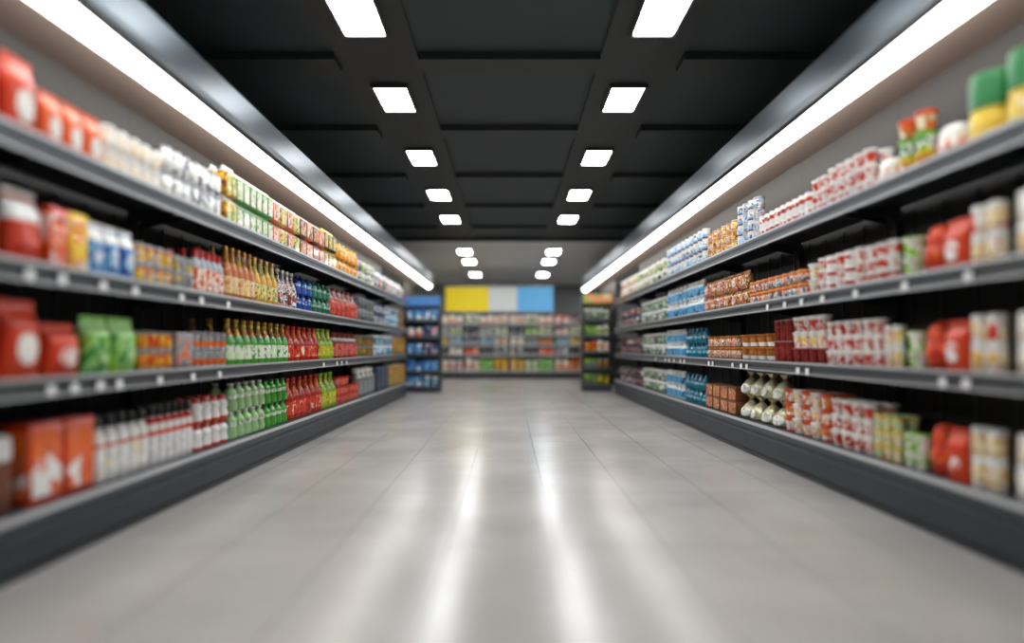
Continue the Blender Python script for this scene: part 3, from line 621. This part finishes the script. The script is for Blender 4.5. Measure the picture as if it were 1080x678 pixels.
# second shelf
run('L', 1, None, 12, 2, 'greenpack', .34)
run('L', 1, 14, 54, 1, 'redwhitepack', .34)
run('L', 1, 55, 76, 1, 'redbox', .30)
run('L', 1, 77, 97, 1, 'yellowbox', .30)
run('L', 1, 98, 147, 3, 'bluebag', .29)
run('L', 1, 148, 187, 4, 'yellowcan', .245, 2)
run('L', 1, 188, 208, 3, 'greycan', .23, 2)
run('L', 1, 210, 240, 5, 'redcapbottle', .32, first_deep=3)
run('L', 1, 243, 273, 5, 'amberbottle', .42, first_deep=3)
run('L', 1, 273, 297, 4, 'ambergreen', .41)
run('L', 1, 297, 316, 4, 'cowbottle', .38)
run('L', 1, 316, 333, 3, 'bluebottle', .36, 2)
run('L', 1, 333, 352, 4, 'tealbottle', .36, 2)
run('L', 1, 352, 380, 6, 'pinkbottle', .38)
run('L', 1, 380, 397, 5, ['darkcan', 'darkcan', 'navyjar'], .36, 2)
run('L', 1, 397, 428, 9, ['navyjar', 'skyjar', 'skyjar', 'olivejar'], .36, 2, seq='y')
# third shelf
run('L', 2, None, 9, 2, 'redbag', .36)
run('L', 2, 11, 54, 1, 'redbag', .36)
run('L', 2, 57, 94, 1, 'redbag2', .26)
run('L', 2, 96, 152, 2, 'lgreenbag', .31)
run('L', 2, 153, 187, 4, 'redyellowcan', .24, 2)
run('L', 2, 188, 207, 1, 'greybox', .24)
run('L', 2, 208, 243, 5, 'greyorangecan', .255, 2)
run('L', 2, 245, 308, 9, 'greenbottle', .37, first_deep=3)
run('L', 2, 308, 340, 6, 'redbottle', .36)
run('L', 2, 340, 355, 3, 'limebottle', .36)
run('L', 2, 355, 380, 5, 'dredbottle', .33)
run('L', 2, 380, 397, 4, 'olivejar', .32, 2)
run('L', 2, 397, 416, 6, ['skyjar', 'skyjar'], .34, 2)
run('L', 2, 416, 428, 4, 'greenorange', .32)
# bottom shelf
run('L', 3, None, 30, 3, 'browndrum', .34)
run('L', 3, 33, 104, 2, 'bigredbox', .38)
run('L', 3, 106, 163, 5, 'whitecapbottle', .36, rows=2)
run('L', 3, 164, 208, 6, 'redtopbottle', .37, rows=2)
run('L', 3, 210, 246, 4, 'roundwhite', .37, 2, rows=2)
run('L', 3, 248, 284, 5, 'clearbottle', .44, 2, first_deep=2)
run('L', 3, 284, 307, 4, 'brightgreen', .43, 2)
run('L', 3, 308, 343, 6, 'redbottle', .42)
run('L', 3, 343, 358, 3, 'limebottle', .42)
run('L', 3, 358, 371, 4, 'redpot', .34, 3)
run('L', 3, 371, 381, 3, 'redpot', .22, 2)
run('L', 3, 381, 398, 4, 'silverbottle', .42)
run('L', 3, 398, 411, 3, 'darkbluebox', .40)
run('L', 3, 411, 428, 5, 'greenorange', .38)
# blue-sign side, top shelf
run('R', 0, None, 1046, 4, 'greentub', .37)
run('R', 0, 1044, 1006, 1, 'greentub', .36)
run('R', 0, 1004, 975, 1, 'peachball', .20)
run('R', 0, 972, 938, 2, ['yellowtub', 'greenwhitetub', 'orangetub'], .34, 3, seq='t')
run('R', 0, 936, 916, 1, 'peachball', .18)
run('R', 0, 914, 868, 5, 'redcup', .29, 3, first_deep=2)
run('R', 0, 868, 852, 3, 'redcup', .27, 3)
run('R', 0, 851, 797, 9, 'redcan', .21, 2)
run('R', 0, 796, 774, 4, ['bluecan', 'lightbluecan', 'bluecan'], .42, 4)
run('R', 0, 773, 743, 6, ['yellowpack', 'tanpack', 'yellowpack'], .32, 3)
run('R', 0, 742, 701, 10, 'lightbluecan', .42, 3)
run('R', 0, 700, 668, 7, 'limejar', .34, 2)
run('R', 0, 668, 653, 5, 'peachjar', .34, 2)
# second shelf
run('R', 1, None, 1050, 3, 'creamcan', .31, 2)
run('R', 1, 1049, 1016, 2, 'creamcan2', .30, 2)
run('R', 1, 1014, 964, 2, ['redpouch', 'redball'], .27)
run('R', 1, 961, 941, 1, 'limetub', .24, 2)
run('R', 1, 940, 906, 3, 'redcup', .25, 3)
run('R', 1, 905, 857, 5, ['redcup', 'redcan', 'redcup'], .26, 3)
run('R', 1, 856, 846, 1, 'yellowcup', .24, 2)
run('R', 1, 844, 787, 8, 'jar', .22, 2)
run('R', 1, 785, 740, 6, ['chipbag', 'pinkchip', 'chipbag'], .36, 2)
run('R', 1, 739, 722, 5, 'waterbottle', .42, 2)
run('R', 1, 721, 701, 5, 'waterbottle', .42, 2)
run('R', 1, 700, 674, 6, 'greengrey', .36, 2)
run('R', 1, 673, 653, 5, 'greyjar2', .36, 2)
# third shelf
run('R', 2, None, 1050, 3, 'creamcan', .29, 2)
run('R', 2, 1049, 1016, 2, 'creamcan2', .29, 2)
run('R', 2, 1014, 966, 2, ['redpouch', 'redball'], .27)
run('R', 2, 965, 946, 1, 'limetub', .22, 2)
run('R', 2, 945, 926, 2, 'yellowcup', .26, 2)
run('R', 2, 925, 866, 6, 'redcup', .31, 3)
run('R', 2, 865, 831, 4, ['dredcup', 'yellowcup', 'redcup'], .37, 3, seq='t')
run('R', 2, 830, 812, 3, 'dredcup', .36, 2, first_deep=2)
run('R', 2, 811, 776, 4, 'honeyjar', .25, 2)
run('R', 2, 775, 743, 5, 'printjar', .25, 2)
run('R', 2, 742, 721, 5, 'tealwater', .36, 2)
run('R', 2, 720, 700, 5, 'waterbottle', .37, 2)
run('R', 2, 699, 676, 6, 'greengrey', .34, 2)
run('R', 2, 675, 653, 6, 'greyjar2', .32, 2)
# bottom shelf
run('R', 3, None, 1050, 3, 'creamcan', .30, 2)
run('R', 3, 1049, 1016, 2, 'creamcan2', .30, 2)
run('R', 3, 1014, 972, 2, ['redpouch', 'redball'], .28)
run('R', 3, 970, 946, 2, 'limetub', .20, 2)
run('R', 3, 944, 916, 3, 'greentop', .28, 3, rows=2)
run('R', 3, 915, 870, 4, ['redcup', 'redcup', 'orangecup'], .33, 3, rows=2)
run('R', 3, 869, 822, 5, ['orangecup', 'yellowcup', 'orangecup'], .35, 3, rows=2)
run('R', 3, 821, 776, 4, 'tiedbag', .46, 2)
run('R', 3, 775, 743, 4, 'brownbox', .28, 2)
run('R', 3, 742, 720, 5, 'tealwater', .36, 2)
run('R', 3, 719, 700, 5, 'waterbottle', .37, 2)
run('R', 3, 699, 676, 6, 'greengrey', .34, 2)
run('R', 3, 675, 653, 6, 'greyjar2', .32, 2)

# labels for everything on the aisle shelves: its look, its tier, its place in its own line, its shelf
from collections import defaultdict
acc = defaultdict(list)
for g in GOODS: acc[(g[1], g[2], g[3])].append(g)
for (desc, (side, shelf), tier), lst in acc.items():
    lst.sort(key=lambda g: g[4])
    for i, g in enumerate(lst):
        tt = tier.replace('lower tier, back row', 'lower back row').replace('upper tier, back row', 'upper back row').replace('middle tier, back row', 'middle back row').replace('top tier, back row', 'top back row')
        mid = (', ' + tt) if tt else ''
        if len(lst) == 1: lab = '%s%s, %s shelf, %s' % (desc, mid, ORD4[shelf], SIDES[side]['name'])
        else: lab = '%s%s, %s from near end, %s shelf, %s' % (desc, mid, nth(i + 1), ORD4[shelf], SIDES[side]['name'])
        if len(lab.split()) > 16: print('LONG', lab)
        g[0]['label'] = lab

# ------------------------------------------------------------------ the far end: end displays, wall shelving, hanging sign
def goods_row(T_name, where_txt, x0, x1, y, z, n, kinds, h, group, cnt):
    p = (x1 - x0) / n
    for i in range(n):
        nm, cat, desc, mk, mats, kw = K[kinds[(i // 2) % len(kinds)] if len(kinds) > 1 else kinds[0]]
        w = p * .93
        hh = h * rnd.choice((.85, .95, 1.0))
        kw2 = dict(kw)
        if mk == 'carton': kw2['d'] = min(w, .2)
        me = proto(mk, round(w, 2) - .005, round(hh, 2), mats, kw2, False)
        o = bpy.data.objects.new(nm, me); C.objects.link(o)
        o.location = (x0 + (i + .5) * p, y, z + .001); o.rotation_euler = (0, 0, -pi / 2)
        o['category'] = cat; o['group'] = group
        FAR.append((o, desc, where_txt))
FAR = []

def end_display(x0, x1, yf, h, back, header, zs, kinds_by_shelf, label, wherenm, nper):
    cx = (x0 + x1) / 2; d = .45
    T = empty('end_display', (cx, yf + d / 2, 0), label, 'display stand')
    def bx(mb, a, c, e, f, z0, z1, m, bev=0): mb.box(a - cx, c - cx, e - yf - d / 2, f - yf - d / 2, z0, z1, m, bev)
    m_ = MB(); bx(m_, x0 + .02, x1 - .02, yf + d - .02, yf + d, .0, h, back); m_.obj('back_panel', T)
    for xa, xb in ((x0, x0 + .02), (x1 - .02, x1)):
        m_ = MB(); m_.loft([[(xa - cx, -d / 2, 0), (xb - cx, -d / 2, 0), (xb - cx, d / 2, 0), (xa - cx, d / 2, 0)], [(xa - cx, -d / 2, h * .8), (xb - cx, -d / 2, h * .8), (xb - cx, d / 2, h * .8), (xa - cx, d / 2, h * .8)],
                            [(xa - cx, 0, h), (xb - cx, 0, h), (xb - cx, d / 2, h), (xa - cx, d / 2, h)]], M_steel); m_.obj('side_panel', T)
    m_ = MB(); bx(m_, x0 + .021, x1 - .021, yf + .01, yf + .04, 0, zs[-1] - .025, M_kick); m_.obj('kick_plate', T)
    m_ = MB(); bx(m_, x0 + .005, x1 - .005, yf - .02, yf + .0, h - .20, h, header, .006); m_.obj('header_board', T)
    for j, z in enumerate(zs):
        m_ = MB(); bx(m_, x0 + .021, x1 - .021, yf + .012, yf + d - .021, z - .025, z, M_steel); sh = m_.obj('shelf', T)
        m_ = MB(); bx(m_, x0 + .021, x1 - .021, yf, yf + .0115, z - .045, z + .01, M_edge); m_.obj('price_rail', sh)
        goods_row(T, '%s shelf of the %s' % (['top', 'second', 'third', 'fourth', 'bottom'][j] if j < len(zs) - 1 else 'bottom', wherenm), x0 + .04, x1 - .04, yf + .14, z, nper,
                  kinds_by_shelf[j], .26, 'goods on the %s' % wherenm, 0)
M_hblue = mat('blue_header', (70, 125, 190), .5); M_bblue = mat('blue_back', (38, 70, 104), .5); M_bgreen = mat('green_back', (60, 84, 50), .5)
M_hgreen = pmat('peach_header', [(150, 190, 90), (235, 150, 100), (200, 210, 150)], 4)
K['bluebox'] = ('food_box', 'box', 'blue box with pale band', 'carton', (mat('mid_blue_card', (50, 100, 160), .5), pmat('p_bbx', [BLUE, SKY, (70, 120, 180), WHITE], 8), m_navy), dict(gable=False))
K['darkbox'] = ('food_box', 'box', 'slate blue box', 'carton', (mat('slate_card', (40, 54, 76), .5), pmat('p_sbx', [NAVY, (60, 80, 110), SKY, PINK], 8), m_navy), dict(gable=False))
K['limebox'] = ('food_box', 'box', 'lime green box', 'carton', (mat('lime_card', (84, 110, 50), .5), pmat('p_lbx', [(90, 110, 60), LIME, DGREEN, GREY], 8), m_lime), dict(gable=False))
end_display(-2.32, -1.53, 13.0, 2.12, M_bblue, M_hblue, (1.60, 1.22, .84, .46, .12), [['bluebox'], ['peachball', 'darkbox'], ['bluebox', 'darkbox'], ['bluebox'], ['bluebox', 'skyjar']],
            'blue display stand at the end of the aisle shelves', 'blue end display', 4)
end_display(1.66, 2.34, 13.3, 2.2, M_bgreen, M_hgreen, (1.62, 1.26, .90, .52, .16), [['greengrey'], ['limebox', 'limejar'], ['redyellowcan', 'peachjar'], ['limebox', 'olivejar'], ['limebox', 'greenpack']],
            'green display stand at the end of the aisle shelves', 'green end display', 4)

# wall shelving across the far end, in bays
YF = 18.8; BZ = (1.76, 1.40, 1.08, .76, .24); d = .6
names_b = ['yellow-sign end', 'middle', 'blue-sign end']
bays = [(-4.3, -2.9), (-2.9, -1.45), (-1.45, 0.0), (0.0, 1.45), (1.45, 2.9), (2.9, 4.3)]
palette = [['peachjar', 'limejar', 'creamcan2', 'orangecup', 'peachball', 'greyjar2'], ['greyjar', 'greenwhitetub', 'pinkbag', 'limejar', 'chipbag', 'darkcan'],
           ['yellowcup', 'creamcan', 'chipbag', 'brownbox', 'skyjar', 'yellowpack', 'navyjar'], ['whitecan', 'greyjar', 'redbox', 'limetub', 'silvercan', 'darkcan', 'orangetub'],
           ['peachball', 'redcup', 'limetub', 'yellowbox', 'orangetub', 'peachjar', 'lgreenbag', 'yellowtub']]
for bi, (x0, x1) in enumerate(bays):
    cx = (x0 + x1) / 2
    T = empty('wall_shelving_unit', (cx, YF + d / 2, 0), 'pale grey shelving bay across the far end, %s from the yellow-sign side' % nth(bi + 1), 'shelving', 'shelving bays across the far end')
    M_ws = mat('pale_shelf_steel', (165, 166, 166), .45, .2); M_wd = mat('far_back_panel', (105, 104, 104), .6)
    def bx(mb, a, c, e, f, z0, z1, m, bev=0): mb.box(a - cx, c - cx, e - YF - d / 2, f - YF - d / 2, z0, z1, m, bev)
    m_ = MB(); bx(m_, x0 + .001, x1 - .001, YF + d - .03, YF + d, 0, 2.15, M_wd); m_.obj('back_panel', T)
    m_ = MB(); bx(m_, x0 + .002, x1 - .002, YF + .03, YF + .06, 0, .20, M_dark); m_.obj('kick_plate', T)
    for xx in (x0 + .001, x1 - .031):
        m_ = MB(); bx(m_, xx, xx + .03, YF + d - .07, YF + d - .031, .24, 2.15, M_ws); m_.obj('upright', T)
    for j, z in enumerate(BZ):
        m_ = MB(); bx(m_, x0 + .002, x1 - .002, YF + .02, YF + d - .071, z - .03, z, M_ws); sh = m_.obj('shelf', T)
        m_ = MB(); bx(m_, x0 + .002, x1 - .002, YF, YF + .0195, z - .055, z + .012, M_ws, .003); m_.obj('price_rail', sh)
    if 1 <= bi <= 4:
        for j, z in enumerate(BZ):
            kk = palette[j][:]; rnd.shuffle(kk); n = 6
            goods_row(T, ('j', j, bi), x0 + .03, x1 - .03, YF + .17, z, n, kk, (.28, .26, .24, .24, .40)[j], 'goods on the far wall shelving', 0)
acc = defaultdict(list)
for o, desc, wh in FAR: acc[(desc, wh)].append(o)
for (desc, wh), lst in acc.items():
    lst.sort(key=lambda o: o.location.x)
    for i, o in enumerate(lst):
        if isinstance(wh, tuple):
            place_ = '%s shelf of far bay %s' % (['top', 'second', 'third', 'fourth', 'bottom'][wh[1]], ['', 'two', 'three', 'four', 'five'][wh[2]])
        else: place_ = wh
        o['label'] = ('%s, %s in line, %s' % (desc, nth(i + 1), place_)) if len(lst) > 1 else '%s, %s' % (desc, place_)

# sign board with three colour fields, hung over the far shelving on rods
T = empty('hanging_sign', (-.35, 18.95, 2.16), 'long yellow, white and blue sign board over the far shelving', 'sign')
fields = [('yellow_panel', -2.05 + .35, -.66 + .35, mat('sign_yellow', (255, 225, 5), .5)), ('white_panel', -.66 + .35, .26 + .35, mat('sign_white', (225, 228, 226), .5)), ('blue_panel', .26 + .35, 1.42 + .35, mat('sign_blue', (105, 190, 245), .5))]
for n, a, c, m in fields:
    m_ = MB(); m_.box(a + .002, c - .002, -.03, .03, 0, .78, m, .004); m_.obj(n, T)
m_ = MB()
m_.box(-1.72, 1.79, -.035, .035, .781, .81, M_ws); m_.box(-1.72, 1.79, -.035, .035, -.03, -.001, M_ws); m_.obj('sign_frame', T)
for xx in (-1.2, 1.2):
    m_ = MB(); m_.lathe([(.008, .81), (.008, HC - 2.16)], M_ws, 8, cx=xx); m_.obj('hanging_rod', T)

# ------------------------------------------------------------------ light and camera
w = bpy.data.worlds.new('store_light'); S.world = w; w.use_nodes = True
w.node_tree.nodes['Background'].inputs[0].default_value = (.9, .95, 1.0, 1); w.node_tree.nodes['Background'].inputs[1].default_value = .15
cam = bpy.data.cameras.new('camera'); co = bpy.data.objects.new('camera', cam); C.objects.link(co)
co.location = (0, 0, 1.0); co.rotation_euler = (pi / 2, 0, 0)
cam.sensor_width = 36; cam.lens = 36 * 620 / 1080; cam.shift_x = 3 / 1080; cam.shift_y = 27 / 1080
cam.clip_start = .05; cam.clip_end = 100
cam.dof.use_dof = True; cam.dof.focus_distance = 6.0; cam.dof.aperture_fstop = (cam.lens / 1000) / .096
S.camera = co
S.view_settings.view_transform = 'Standard'; S.view_settings.look = 'None'; S.view_settings.gamma = 1; S.view_settings.use_curve_mapping = False
S.view_settings.exposure = 0.18
S.cycles.use_denoising = True
S.cycles.max_bounces = 8; S.cycles.diffuse_bounces = 4; S.cycles.glossy_bounces = 4; S.cycles.sample_clamp_indirect = 6.0
